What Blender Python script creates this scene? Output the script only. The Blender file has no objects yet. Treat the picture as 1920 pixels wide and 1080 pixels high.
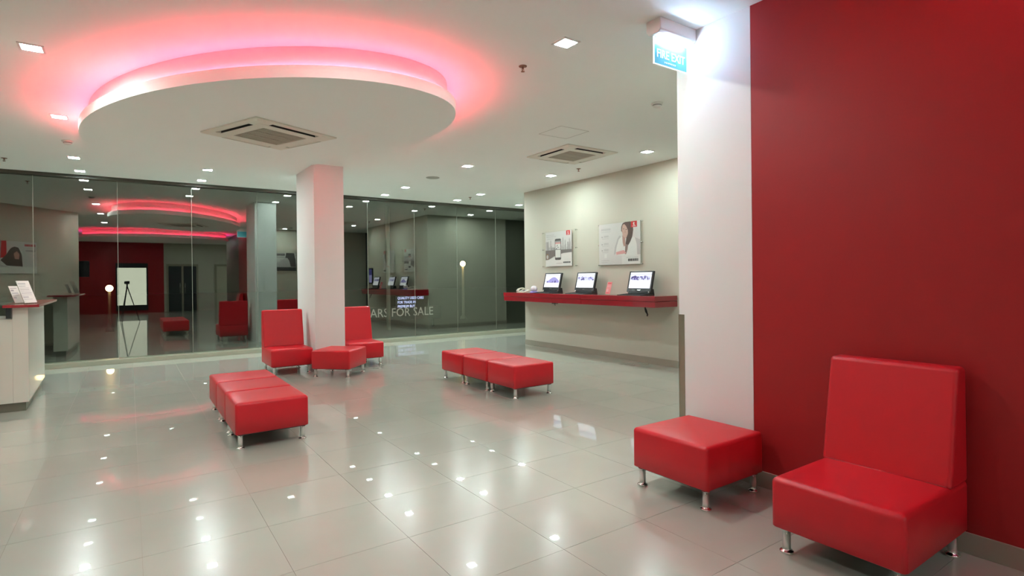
import bpy, bmesh, math, random
from mathutils import Vector, Matrix
random.seed(7)
SC = bpy.context.scene
COL = SC.collection
PI = math.pi

# ------------------------------------------------------------------ camera, world, exposure
cam_d = bpy.data.cameras.new('camera')
cam = bpy.data.objects.new('camera', cam_d)
COL.objects.link(cam)
_yaw, _pitch, _roll = 0.60513, -0.00287, -0.01068
_F = Vector((math.sin(_yaw) * math.cos(_pitch), math.cos(_yaw) * math.cos(_pitch), math.sin(_pitch)))
_R = Vector((math.cos(_yaw), -math.sin(_yaw), 0))
_U = _R.cross(_F)
_R2 = _R * math.cos(_roll) + _U * math.sin(_roll)
_U2 = -_R * math.sin(_roll) + _U * math.cos(_roll)
cam.matrix_world = Matrix(((_R2.x, _U2.x, -_F.x, 0), (_R2.y, _U2.y, -_F.y, 0), (_R2.z, _U2.z, -_F.z, 1.41), (0, 0, 0, 1)))
cam_d.sensor_width = 36.0
cam_d.lens = 1037.82 / 1920 * 36
cam_d.shift_y = -(540 - 524.57) / 1920
cam_d.clip_start = 0.02
SC.camera = cam

world = bpy.data.worlds.new('night')
SC.world = world
world.use_nodes = True
world.node_tree.nodes['Background'].inputs[0].default_value = (0.0003, 0.0003, 0.0004, 1)
world.node_tree.nodes['Background'].inputs[1].default_value = 0.5
SC.view_settings.view_transform = 'Standard'
SC.view_settings.look = 'None'
SC.view_settings.gamma = 1
SC.view_settings.use_curve_mapping = False
SC.view_settings.exposure = 1.47

LAMP = 165.0            # radiance of the square downlights
LAMP_COL = (0.91, 1.07, 1.06)
COVE = 52.0
EXIT_LAMP = 36.0

H = 3.23               # ceiling height
YG = 11.88             # glass plane
XL = 6.94              # wall with the touch-screen shelf
XR = 3.4636            # red wall

# ------------------------------------------------------------------ materials
def rgb(r, g, b):
    def f(c):
        c /= 255.0
        return c / 12.92 if c <= 0.04045 else ((c + 0.055) / 1.055) ** 2.4
    return (f(r), f(g), f(b), 1)

def mat(name, col, rough=0.5, metal=0.0, spec=0.5, noise=0.0, nscale=6.0, bump=0.0, bscale=60.0, coat=0.0, coat_rough=0.03, emit=None, estr=0.0):
    m = bpy.data.materials.new(name)
    m.use_nodes = True
    nt = m.node_tree
    p = nt.nodes['Principled BSDF']
    if len(col) == 3:
        col = (*col, 1)
    p.inputs['Base Color'].default_value = col
    p.inputs['Roughness'].default_value = rough
    p.inputs['Metallic'].default_value = metal
    p.inputs['Specular IOR Level'].default_value = spec
    p.inputs['Coat Weight'].default_value = coat
    p.inputs['Coat Roughness'].default_value = coat_rough
    if emit:
        p.inputs['Emission Color'].default_value = (*emit[:3], 1)
        p.inputs['Emission Strength'].default_value = estr
    if noise or bump:
        tc = nt.nodes.new('ShaderNodeTexCoord')
    if noise:
        n = nt.nodes.new('ShaderNodeTexNoise')
        n.inputs['Scale'].default_value = nscale
        n.inputs['Detail'].default_value = 5
        nt.links.new(tc.outputs['Object'], n.inputs['Vector'])
        mr = nt.nodes.new('ShaderNodeMapRange')
        mr.inputs['To Min'].default_value = 1 - noise
        mr.inputs['To Max'].default_value = 1 + noise
        nt.links.new(n.outputs['Fac'], mr.inputs['Value'])
        mx = nt.nodes.new('ShaderNodeVectorMath')
        mx.operation = 'SCALE'
        mx.inputs[0].default_value = col[:3]
        nt.links.new(mr.outputs['Result'], mx.inputs['Scale'])
        nt.links.new(mx.outputs['Vector'], p.inputs['Base Color'])
    if bump:
        n2 = nt.nodes.new('ShaderNodeTexNoise')
        n2.inputs['Scale'].default_value = bscale
        n2.inputs['Detail'].default_value = 3
        nt.links.new(tc.outputs['Object'], n2.inputs['Vector'])
        b = nt.nodes.new('ShaderNodeBump')
        b.inputs['Strength'].default_value = bump
        b.inputs['Distance'].default_value = 0.004
        nt.links.new(n2.outputs['Fac'], b.inputs['Height'])
        nt.links.new(b.outputs['Normal'], p.inputs['Normal'])
    return m

def emat(name, col, s):
    m = bpy.data.materials.new(name)
    m.use_nodes = True
    nt = m.node_tree
    nt.nodes.clear()
    e = nt.nodes.new('ShaderNodeEmission')
    e.inputs[0].default_value = (*col[:3], 1)
    e.inputs[1].default_value = s
    o = nt.nodes.new('ShaderNodeOutputMaterial')
    nt.links.new(e.outputs[0], o.inputs[0])
    return m

def glass_mat(name, tint, ior, rough=0.0):
    m = bpy.data.materials.new(name)
    m.use_nodes = True
    nt = m.node_tree
    nt.nodes.clear()
    g = nt.nodes.new('ShaderNodeNewGeometry')
    mm = nt.nodes.new('ShaderNodeMapRange')
    mm.inputs['To Min'].default_value = ior
    mm.inputs['To Max'].default_value = 1 / ior
    nt.links.new(g.outputs['Backfacing'], mm.inputs['Value'])
    fr = nt.nodes.new('ShaderNodeFresnel')
    nt.links.new(mm.outputs['Result'], fr.inputs['IOR'])
    tr = nt.nodes.new('ShaderNodeBsdfTransparent')
    tr.inputs[0].default_value = (*tint, 1)
    gl = nt.nodes.new('ShaderNodeBsdfGlossy')
    gl.inputs['Color'].default_value = (0.96, 1.0, 0.93, 1)
    gl.inputs['Roughness'].default_value = rough
    mix = nt.nodes.new('ShaderNodeMixShader')
    o = nt.nodes.new('ShaderNodeOutputMaterial')
    nt.links.new(fr.outputs[0], mix.inputs[0])
    nt.links.new(tr.outputs[0], mix.inputs[1])
    nt.links.new(gl.outputs[0], mix.inputs[2])
    nt.links.new(mix.outputs[0], o.inputs[0])
    return m

M = {}
M['ceiling'] = mat('ceiling_paint', (0.90, 0.925, 0.885), 0.7, noise=0.015, nscale=2, bump=0.03, bscale=90)
M['white'] = mat('white_paint', (0.79, 0.80, 0.775), 0.6, noise=0.015, nscale=2, bump=0.04, bscale=120)
M['beige'] = mat('beige_paint', (0.545, 0.525, 0.432), 0.6, noise=0.02, nscale=2, bump=0.04, bscale=120)
M['red_wall'] = mat('red_wall_paint', (0.36, 0.016, 0.018), 0.42, spec=0.35, noise=0.03, nscale=3, bump=0.04, bscale=120)
M['brown_wall'] = mat('brown_wall_panel', (0.16, 0.13, 0.10), 0.5, noise=0.06, nscale=4)
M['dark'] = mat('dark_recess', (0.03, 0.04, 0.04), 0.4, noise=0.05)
M['skirt'] = mat('skirting_tile', (0.33, 0.30, 0.24), 0.35, noise=0.05, nscale=8)
M['kerb'] = mat('kerb_tile', (0.33, 0.33, 0.25), 0.3, noise=0.05, nscale=8)
M['grout'] = mat('grout', (0.26, 0.24, 0.19), 0.6, noise=0.05)
M['leather'] = mat('red_leather', (0.60, 0.012, 0.022), 0.36, spec=0.45, noise=0.03, nscale=9, bump=0.10, bscale=160)
M['leather_dark'] = mat('red_piping', (0.42, 0.010, 0.016), 0.4, noise=0.03)
M['chrome'] = mat('chrome', (0.78, 0.78, 0.77), 0.08, metal=1.0, noise=0.02)
M['steel'] = mat('brushed_steel', (0.42, 0.38, 0.30), 0.35, metal=1.0, noise=0.05, nscale=12)
M['gloss_red'] = mat('gloss_red_laminate', (0.33, 0.008, 0.018), 0.22, spec=0.5, noise=0.03, coat=0.7, coat_rough=0.05)
M['counter'] = mat('white_laminate', (0.74, 0.72, 0.64), 0.25, noise=0.015, coat=0.3)
M['plinth'] = mat('plinth_grey', (0.20, 0.19, 0.145), 0.35, noise=0.04)
M['black'] = mat('black_plastic', (0.012, 0.013, 0.015), 0.3, noise=0.05, coat=0.2)
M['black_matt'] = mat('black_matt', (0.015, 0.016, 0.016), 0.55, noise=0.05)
M['ac_white'] = mat('ac_plastic', (0.76, 0.73, 0.63), 0.45, noise=0.01)
M['ac_grey'] = mat('ac_grille', (0.48, 0.45, 0.37), 0.5, noise=0.04)
M['ac_shade'] = mat('ac_slot_shade', (0.015, 0.013, 0.010), 0.6, noise=0.04)  # near-black colour stands in for the shade inside the slots
M['olive'] = mat('olive_wall', (0.16, 0.165, 0.125), 0.6, noise=0.04)
M['line'] = mat('shadow_joint', (0.25, 0.23, 0.19), 0.7, noise=0.03)
M['plastic'] = mat('white_plastic', (0.75, 0.74, 0.70), 0.4, noise=0.01)
M['speaker'] = mat('speaker_mesh', (0.50, 0.48, 0.42), 0.6, noise=0.05, nscale=60)
M['lamp'] = emat('lamp_diffuser', LAMP_COL, LAMP)
M['cove'] = emat('cove_led', (1.0, 0.05, 0.105), COVE)
M['cove2'] = emat('cove_led_rear', (1.0, 0.03, 0.10), 0.8 * COVE)
M['cove3'] = emat('cove_led_magenta', (1.0, 0.03, 0.45), COVE)
M['exit_lamp'] = emat('exit_tube', (0.56, 0.70, 1.0), EXIT_LAMP)
M['exit_panel'] = mat('exit_panel_teal', (0.10, 0.42, 0.50), 0.2, noise=0.02, emit=(0.10, 0.50, 0.62), estr=0.10)
M['exit_text'] = mat('exit_letters', (0.85, 0.9, 0.92), 0.4, noise=0.01, emit=(0.85, 0.95, 1.0), estr=0.45)
M['glass'] = glass_mat('window_glass', (0.93, 0.96, 0.92), 2.2)
M['acrylic'] = glass_mat('clear_acrylic', (0.985, 0.99, 0.98), 1.22)
M['seal'] = mat('glass_joint', (0.22, 0.22, 0.18), 0.3, noise=0.03)
M['head'] = mat('dark_head_frame', (0.05, 0.05, 0.035), 0.5, noise=0.05)
M['asphalt'] = mat('asphalt', (0.05, 0.05, 0.048), 0.8, noise=0.2, nscale=3, bump=0.3, bscale=30)
M['pale_window'] = emat('bright_window', (0.95, 0.97, 0.80), 0.75)
M['door_beige'] = mat('door_beige', (0.55, 0.52, 0.40), 0.5, noise=0.02)
M['door_frame'] = mat('door_frame', (0.33, 0.30, 0.22), 0.5, noise=0.03)
M['sodium'] = emat('sodium_lamp', (1.0, 0.66, 0.28), 13.0)
M['pole'] = mat('pole_paint', (0.30, 0.29, 0.25), 0.5, noise=0.05)
M['sign_grey'] = mat('sign_letters_grey', (0.45, 0.44, 0.40), 0.6, noise=0.03, emit=(0.7, 0.66, 0.6), estr=0.10)
M['sign_led'] = emat('sign_letters_led', (0.55, 0.60, 1.0), 0.8)
M['sign_blue'] = emat('sign_blue_panel', (0.35, 0.45, 0.85), 0.35)
M['p_bg'] = mat('print_pale', (0.66, 0.64, 0.63), 0.45, noise=0.02)
M['p_light'] = mat('print_white', (0.74, 0.73, 0.71), 0.45, noise=0.02)
M['p_grey'] = mat('print_grey', (0.36, 0.34, 0.34), 0.45, noise=0.04)
M['p_lgrey'] = mat('print_light_grey', (0.52, 0.50, 0.50), 0.45, noise=0.04)
M['p_dark'] = mat('print_dark', (0.10, 0.09, 0.09), 0.45, noise=0.05)
M['p_road'] = mat('print_road', (0.20, 0.17, 0.165), 0.45, noise=0.1, nscale=10)
M['p_black'] = mat('print_black', (0.015, 0.015, 0.015), 0.45, noise=0.05)
M['p_red'] = mat('print_red', (0.62, 0.03, 0.035), 0.45, noise=0.03)
M['p_pink'] = mat('print_pink', (0.72, 0.36, 0.36), 0.45, noise=0.04)
M['p_skin'] = mat('print_skin', (0.62, 0.40, 0.34), 0.45, noise=0.05)
M['p_skin2'] = mat('print_skin_shade', (0.50, 0.28, 0.24), 0.45, noise=0.05)
M['p_hair'] = mat('print_hair', (0.12, 0.075, 0.065), 0.45, noise=0.15, nscale=20)
M['p_hair2'] = mat('print_hair_light', (0.30, 0.20, 0.18), 0.45, noise=0.1, nscale=20)
M['p_brown'] = mat('print_brown', (0.30, 0.18, 0.10), 0.45, noise=0.1)
M['s_white'] = emat('screen_white', (0.92, 0.95, 1.0), 0.50)
M['s_pale'] = emat('screen_pale_blue', (0.72, 0.76, 1.0), 0.42)
M['s_lav'] = emat('screen_lavender', (0.46, 0.44, 0.85), 0.36)
M['s_pur'] = emat('screen_purple', (0.20, 0.17, 0.42), 0.28)
M['s_dark'] = emat('screen_dark_blue', (0.06, 0.06, 0.20), 0.6)
M['pink_card'] = mat('pink_card', (0.72, 0.20, 0.20), 0.35, noise=0.03)
M['cream'] = mat('cream_plastic', (0.72, 0.69, 0.58), 0.35, noise=0.02)
M['dome_white'] = mat('dome_white', (0.75, 0.74, 0.78), 0.25, noise=0.02)
M['dome_blue'] = mat('dome_blue', (0.22, 0.20, 0.55), 0.3, noise=0.03)
M['bronze'] = mat('sprinkler_bronze', (0.30, 0.17, 0.12), 0.35, metal=0.8, noise=0.05)
M['paper'] = mat('leaflet_paper', (0.74, 0.73, 0.68), 0.6, noise=0.02)

def tile_material():
    m = bpy.data.materials.new('porcelain_tile')
    m.use_nodes = True
    nt = m.node_tree
    p = nt.nodes['Principled BSDF']
    g = nt.nodes.new('ShaderNodeNewGeometry')
    n = nt.nodes.new('ShaderNodeTexNoise')
    n.inputs['Scale'].default_value = 1.6
    n.inputs['Detail'].default_value = 7
    nt.links.new(g.outputs['Position'], n.inputs['Vector'])
    oi = nt.nodes.new('ShaderNodeObjectInfo')
    ad = nt.nodes.new('ShaderNodeMath')
    ad.operation = 'MULTIPLY_ADD'
    ad.inputs[1].default_value = 0.25
    nt.links.new(oi.outputs['Random'], ad.inputs[0])
    nt.links.new(n.outputs['Fac'], ad.inputs[2])
    cr = nt.nodes.new('ShaderNodeValToRGB')
    cr.color_ramp.elements[0].position = 0.3
    cr.color_ramp.elements[0].color = (0.405, 0.412, 0.352, 1)
    cr.color_ramp.elements[1].position = 0.9
    cr.color_ramp.elements[1].color = (0.455, 0.453, 0.39, 1)
    nt.links.new(ad.outputs[0], cr.inputs[0])
    nt.links.new(cr.outputs[0], p.inputs['Base Color'])
    p.inputs['Roughness'].default_value = 0.22
    p.inputs['Specular IOR Level'].default_value = 0.30
    p.inputs['Coat Weight'].default_value = 0.75
    p.inputs['Coat Roughness'].default_value = 0.015
    return m
M['tile'] = tile_material()

# ------------------------------------------------------------------ mesh helpers
def box(bm, x0, x1, y0, y1, z0, z1, mi=0, bev=0.0, mtx=None):
    r = bmesh.ops.create_cube(bm, size=1.0)
    vs = r['verts']
    for v in vs:
        v.co = Vector(((x0 + x1) / 2 + v.co.x * (x1 - x0), (y0 + y1) / 2 + v.co.y * (y1 - y0), (z0 + z1) / 2 + v.co.z * (z1 - z0)))
    fs = list({f for v in vs for f in v.link_faces})
    if bev:
        es = list({e for v in vs for e in v.link_edges})
        rr = bmesh.ops.bevel(bm, geom=es, offset=bev, segments=2, profile=0.5, affect='EDGES')
        fs = list({f for f in rr['faces']} | {f for f in fs if f.is_valid})
        vs = list({v for f in fs for v in f.verts})
    for f in fs:
        f.material_index = mi
    if mtx is not None:
        for v in vs:
            v.co = mtx @ v.co
    return vs

def prism(bm, poly, h0, h1, axis='z', mi=0, bev=0.0, segs=3):
    """extrude a 2-D polygon along an axis: z -> (x,y), x -> (y,z), y -> (x,z)"""
    def P(a, b, c):
        return {'z': (a, b, c), 'x': (c, a, b), 'y': (a, c, b)}[axis]
    lo = [bm.verts.new(P(a, b, h0)) for a, b in poly]
    hi = [bm.verts.new(P(a, b, h1)) for a, b in poly]
    n = len(poly)
    fs = [bm.faces.new(lo[::-1]), bm.faces.new(hi)]
    for i in range(n):
        fs.append(bm.faces.new((lo[i], lo[(i + 1) % n], hi[(i + 1) % n], hi[i])))
    bmesh.ops.recalc_face_normals(bm, faces=fs)
    if bev:
        es = list({e for f in fs for e in f.edges})
        r = bmesh.ops.bevel(bm, geom=es, offset=bev, segments=segs, profile=0.5, affect='EDGES')
        fs = [f for f in fs if f.is_valid] + list(r['faces'])
    for f in fs:
        f.material_index = mi
    return fs

def lathe(bm, prof, seg=20, cx=0, cy=0, mi=0, a0=0.0):
    rings = []
    for r, z in prof:
        if r < 1e-6:
            rings.append([bm.verts.new((cx, cy, z))])
        else:
            rings.append([bm.verts.new((cx + r * math.cos(a0 + 2 * PI * i / seg), cy + r * math.sin(a0 + 2 * PI * i / seg), z)) for i in range(seg)])
    fs = []
    for a, b in zip(rings, rings[1:]):
        for i in range(seg):
            j = (i + 1) % seg
            if len(a) == 1 and len(b) == 1:
                continue
            if len(a) == 1:
                fs.append(bm.faces.new((a[0], b[i], b[j])))
            elif len(b) == 1:
                fs.append(bm.faces.new((a[i], a[j], b[0])))
            else:
                fs.append(bm.faces.new((a[i], a[j], b[j], b[i])))
    bmesh.ops.recalc_face_normals(bm, faces=fs)
    for f in fs:
        f.material_index = mi
        f.smooth = True
    return fs

def tube(bm, pts, r, seg=8, mi=0):
    pts = [Vector(p) for p in pts]
    rings = []
    for k, p in enumerate(pts):
        d = (pts[min(k + 1, len(pts) - 1)] - pts[max(k - 1, 0)]).normalized()
        a = Vector((0, 0, 1)) if abs(d.z) < 0.9 else Vector((1, 0, 0))
        u = d.cross(a).normalized()
        w = d.cross(u)
        rr = r[k] if isinstance(r, (list, tuple)) else r
        rings.append([bm.verts.new(p + (u * math.cos(2 * PI * i / seg) + w * math.sin(2 * PI * i / seg)) * rr) for i in range(seg)])
    fs = []
    for a, b in zip(rings, rings[1:]):
        for i in range(seg):
            j = (i + 1) % seg
            fs.append(bm.faces.new((a[i], a[j], b[j], b[i])))
    fs.append(bm.faces.new(rings[0][::-1]))
    fs.append(bm.faces.new(rings[-1]))
    bmesh.ops.recalc_face_normals(bm, faces=fs)
    for f in fs:
        f.material_index = mi
        f.smooth = True
    return fs

def cushion(bm, w, d, z0, z1, rc=0.03, rt=0.03, dome=0.006, x0=0, y0=0, mi=0):
    """upholstered block: rounded vertical corners, soft top edge, slightly domed top"""
    def ring(ins, z, bul=0.0):
        out = []
        hw, hd = w / 2 - ins, d / 2 - ins
        r = max(rc - ins, 0.004)
        for sx, sy, a in ((1, -1, -PI / 2), (1, 1, 0), (-1, 1, PI / 2), (-1, -1, PI)):
            for k in range(5):
                t = a + PI / 2 * k / 4
                out.append((sx * (hw - r) + r * math.cos(t), sy * (hd - r) + r * math.sin(t)))
            nx, ny = {(1, -1): (hw + bul, 0), (1, 1): (0, hd + bul), (-1, 1): (-hw - bul, 0), (-1, -1): (0, -hd - bul)}[(sx, sy)]
            out.append((nx, ny))
        return [bm.verts.new((x0 + a, y0 + b, z)) for a, b in out]
    rings = [ring(0.012, z0), ring(0.0, z0 + 0.008, 0.0), ring(0.0, (z0 + z1) / 2, 0.003)]
    for k in range(0, 5):
        t = PI / 2 * k / 4
        rings.append(ring(rt * (1 - math.cos(t)), z1 - rt + rt * math.sin(t), 0.002 * (1 - k / 4)))
    for ins, dz in ((0.06, 0.35), (0.13, 0.7), (0.2, 0.9)):
        if ins < min(w, d) / 2 - 0.05:
            rings.append(ring(ins, z1 + dome * dz))
    fs = [bm.faces.new(rings[0][::-1])]
    n = len(rings[0])
    for a, b in zip(rings, rings[1:]):
        for i in range(n):
            fs.append(bm.faces.new((a[i], a[(i + 1) % n], b[(i + 1) % n], b[i])))
    fs.append(bm.faces.new(rings[-1]))
    bmesh.ops.recalc_face_normals(bm, faces=fs)
    for f in fs:
        f.smooth = True
        f.material_index = mi
    fs[0].smooth = False
    return fs

def quad(bm, pts, mi=0):
    f = bm.faces.new([bm.verts.new(p) for p in pts])
    f.material_index = mi
    return f

def obj(name, bm, mats, parent=None, loc=None, rotz=None, smooth_angle=None):
    me = bpy.data.meshes.new(name)
    bm.to_mesh(me)
    bm.free()
    for m in (mats if isinstance(mats, (list, tuple)) else [mats]):
        me.materials.append(M[m] if isinstance(m, str) else m)
    o = bpy.data.objects.new(name, me)
    COL.objects.link(o)
    if parent is not None:
        o.parent = parent
    if loc is not None:
        o.location = loc
    if rotz is not None:
        o.rotation_euler = (0, 0, rotz)
    return o

def thing(name, label, cat, loc=(0, 0, 0), rotz=0.0, group=None):
    o = bpy.data.objects.new(name, None)
    o.empty_display_size = 0.1
    COL.objects.link(o)
    o.location = loc
    o.rotation_euler = (0, 0, rotz)
    tag(o, label, cat, group)
    return o

def tag(o, label, cat, group=None):
    o['label'] = label
    o['category'] = cat
    if group:
        o['group'] = group
    return o

def struct(name, bm, mats, parent=None):
    o = obj(name, bm, mats, parent)
    if parent is None:
        o['kind'] = 'structure'
    return o

def dup(root, loc, rotz, label, group=None):
    def cp(o, par):
        c = o.copy()
        COL.objects.link(c)
        if par is not None:
            c.parent = par
        for ch in kids.get(o, []):
            cp(ch, c)
        return c
    kids = {}
    def walk(o):
        kids[o] = list(o.children)
        for ch in kids[o]:
            walk(ch)
    walk(root)
    r = cp(root, None)
    r.location = loc
    r.rotation_euler = (0, 0, rotz)
    r['label'] = label
    if group:
        r['group'] = group
    return r

NB = bmesh.new

def text_mesh(txt, size, align='CENTER', depth=0.0015, xscale=1.0):
    """letters as a small bmesh in the local x-z plane, facing -y"""
    cu = bpy.data.curves.new('lettering', 'FONT')
    cu.body = txt
    cu.size = size
    cu.align_x = align
    cu.align_y = 'CENTER'
    cu.extrude = depth
    cu.resolution_u = 2
    ob = bpy.data.objects.new('lettering', cu)
    COL.objects.link(ob)
    dg = bpy.context.evaluated_depsgraph_get()
    me = bpy.data.meshes.new_from_object(ob.evaluated_get(dg))
    bm = NB()
    bm.from_mesh(me)
    bpy.data.objects.remove(ob)
    bpy.data.curves.remove(cu)
    bpy.data.meshes.remove(me)
    for v in bm.verts:
        x, y, z = v.co
        v.co = (x * xscale, -z, y)
    bmesh.ops.recalc_face_normals(bm, faces=bm.faces)
    return bm

# ================================================================== SETTING
# ---- floor: bed of grout with 600 mm porcelain tiles laid on it
TX0, TY0, TS = -0.559, 2.213, 0.6
bm = NB()
box(bm, -7.5, 12.0, -7.6, 12.0, -0.15, -0.0025)
floor = struct('floor', bm, 'grout')

def project(x, y, z):
    d = Vector((x, y, z - 1.41))
    zf = d.dot(_F)
    if zf < 0.05:
        return None
    return (960 + 1037.82 * d.dot(_R2) / zf, 524.57 - 1037.82 * d.dot(_U2) / zf, zf)

g = 0.0011
bm = NB()
box(bm, g, TS - g, g, TS - g, -0.008, 0.0)
proto_tile = obj('floor_tile', bm, 'tile', floor)
cells, rest = [], []
for i in range(-12, 21):
    for j in range(-17, 17):
        x, y = TX0 + i * TS, TY0 + j * TS
        if x < -7.4 or x > 11.4 or y < -7.5 or y > 11.6:
            continue
        q = [project(x + a * TS, y + b * TS, 0) for a in (0, 1) for b in (0, 1)]
        q = [k for k in q if k]
        vis = bool(q) and min(k[0] for k in q) < 1925 and max(k[0] for k in q) > -5 and min(k[1] for k in q) < 1085 and max(k[1] for k in q) > 0
        if vis and x > XR - 0.1 and y + TS < 2.7:
            vis = False
        if vis and x > XL and y + TS < 9.6:
            vis = False
        (cells if vis else rest).append((x, y, min([k[2] for k in q] or [99])))
cells.sort(key=lambda c: c[2])
rest += cells[300:]
cells = cells[:300]
for k, (x, y, _) in enumerate(cells):
    t = proto_tile if k == 0 else proto_tile.copy()
    if k:
        COL.objects.link(t)
    t.location = (x, y, 0)
bm = NB()
for x, y, _ in rest:
    box(bm, x + g, x + TS - g, y + g, y + TS - g, -0.008, 0.0)
o = obj('floor_tile_field', bm, 'tile', floor)
o['kind'] = 'stuff'

# ---- ceiling
bm = NB()
box(bm, -7.5, 12.0, -7.6, 12.0, H, H + 0.15)
struct('ceiling', bm, 'ceiling')

# ---- walls
def wall_poly(name, poly, m, z0=0.0, z1=H):
    bm = NB()
    prism(bm, poly, z0, z1)
    return struct(name, bm, m)

wall_poly('wall_right', [(XR, 0.35), (XR + 0.3, 0.35), (XR + 0.3, 2.15), (XR, 2.15)], 'red_wall')
wall_poly('wall_pillar', [(XR, 2.152), (XR + 0.3, 2.152), (XR + 0.3, 2.76), (XR, 2.76)], 'white')
wall_poly('wall_alcove', [(XR + 0.302, 2.60), (8.0, 2.60), (8.0, 2.76), (XR + 0.302, 2.76)], 'beige')
wall_poly('wall_corridor', [(XR, -2.85), (XR + 0.3, -2.85), (XR + 0.3, 0.348), (XR, 0.348)], 'brown_wall')
wall_poly('wall_shelf_side', [(XL, 4.80), (XL + 0.25, 4.80), (XL + 0.25, 9.30), (9.6, 9.30), (9.6, 9.55), (XL, 9.55)], 'beige')
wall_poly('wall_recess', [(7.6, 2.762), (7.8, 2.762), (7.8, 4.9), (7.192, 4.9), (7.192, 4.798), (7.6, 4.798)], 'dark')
wall_poly('wall_end', [(11.3, 9.0), (11.5, 9.0), (11.5, 12.0), (11.3, 12.0)], 'olive')
wall_poly('wall_end_return', [(9.602, 9.3), (11.298, 9.3), (11.298, 9.5), (9.602, 9.5)], 'olive')
# the slanting wall behind the reception counter and the wall that runs on from it
DA, DV = Vector((-1.07, 5.52)), Vector((-1.3, 1.47)).normalized()
DN = Vector((DV.y, -DV.x))           # into the room
if DN.dot(Vector((1, 1))) < 0:
    DN = -DN
p1, p2 = DA, DA + DV * 8.4
wall_poly('wall_left', [tuple(p1), tuple(p2), tuple(p2 - DN * 0.2), tuple(p1 - DN * 0.2)], 'beige')
q1 = p1 - DN * 0.2
wall_poly('wall_left_return', [(q1.x - 0.003, q1.y - 0.003), (q1.x - 0.003, q1.y - 0.12), (-2.75, 5.2), (-2.75, 5.32)], 'beige')
wall_poly('wall_entry_left', [(-2.78, -7.2), (-2.95, -7.2), (-2.95, 5.4), (-2.78, 5.4)], 'beige')
wall_poly('wall_back', [(-2.95, -7.0), (-2.95, -7.2), (1.35, -7.2), (1.35, -7.0)], 'red_wall')
wall_poly('wall_back_beige', [(1.352, -7.0), (1.352, -7.2), (6.8, -7.2), (6.8, -7.0)], 'beige')
wall_poly('wall_entry_right', [(6.5, -6.998), (6.7, -6.998), (6.7, -2.85), (3.77, -2.85), (3.77, -3.0), (6.5, -3.0)], 'beige')

# ---- skirtings
def baseboard(name, x0, x1, y0, y1, h=0.1065):
    bm = NB()
    box(bm, x0, x1, y0, y1, 0.0, h, bev=0.002)
    struct(name, bm, 'skirt')
baseboard('baseboard_right', XR - 0.012, XR - 0.0005, 0.35, 2.76)
baseboard('baseboard_shelf_side', XL - 0.012, XL - 0.0005, 4.8, 9.55, 0.1065)
baseboard('baseboard_alcove', XR + 0.01, 7.55, 2.7605, 2.772)
baseboard('baseboard_corner', XL, 9.6, 9.5505, 9.562)

# ---- stainless corner guard on the pillar edge
bm = NB()
box(bm, XR - 0.004, XR - 0.0005, 2.712, 2.764, 0.107, 1.12)
box(bm, XR - 0.004, XR + 0.05, 2.7605, 2.764, 0.107, 1.12)
tag(obj('corner_guard', bm, 'steel'), 'slim stainless steel corner guard on the edge of the white pillar', 'corner guard')

# ---- free-standing column
bm = NB()
prism(bm, [(2.385, 8.862), (2.85, 8.862), (2.85, 9.944), (2.385, 9.944)], 0.0, H)
struct('wall_column', bm, 'white')
bm = NB()
box(bm, 2.56, 2.64, 9.9445, 9.955, 1.20, 1.32, bev=0.002)
box(bm, 2.585, 2.615, 9.955, 9.960, 1.235, 1.285, bev=0.001)
tag(obj('light_switch', bm, 'plastic'), 'small white switch plate on the rear face of the column', 'switch')

# ---- glass front: kerb, head channel, panes with joints
bm = NB()
box(bm, -6.6, 11.3, 11.74, 12.0, 0.0, 0.08, bev=0.004)
struct('trim_1', bm, 'kerb')
bm = NB()
box(bm, -6.6, 11.3, 11.80, 11.96, H - 0.055, H - 0.001)
struct('trim_2', bm, 'head')
joints = [-1.28 + 1.1245 * k for k in range(-4, 12)]
for k, (a, b) in enumerate(zip(joints, joints[1:])):
    bm = NB()
    box(bm, a + 0.004, b - 0.004, YG - 0.006, YG + 0.006, 0.081, H - 0.056)
    w = struct('window_%d' % (k + 1), bm, 'glass')
    bm = NB()
    box(bm, b - 0.0035, b + 0.0035, YG - 0.007, YG + 0.007, 0.081, H - 0.056)
    obj('joint', bm, 'seal', w)

# ---- dropped oval ceiling raft with cove lighting
def oval(c, ax, d, m=1.0, off=0.0, n=96):
    c, d = Vector(c), Vector(d).normalized()
    nn = Vector((-d.y, d.x))
    out = []
    for k in range(n):
        a = 2 * PI * k / n
        s, co = math.sin(a), math.cos(a)
        mm = m if s > 0 else 1.0
        out.append(c + d * ((ax[0] + off) * co) + nn * ((ax[1] * mm + off) * s))
    return out

UP = 0.03              # height of the upstand on the lip

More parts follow.
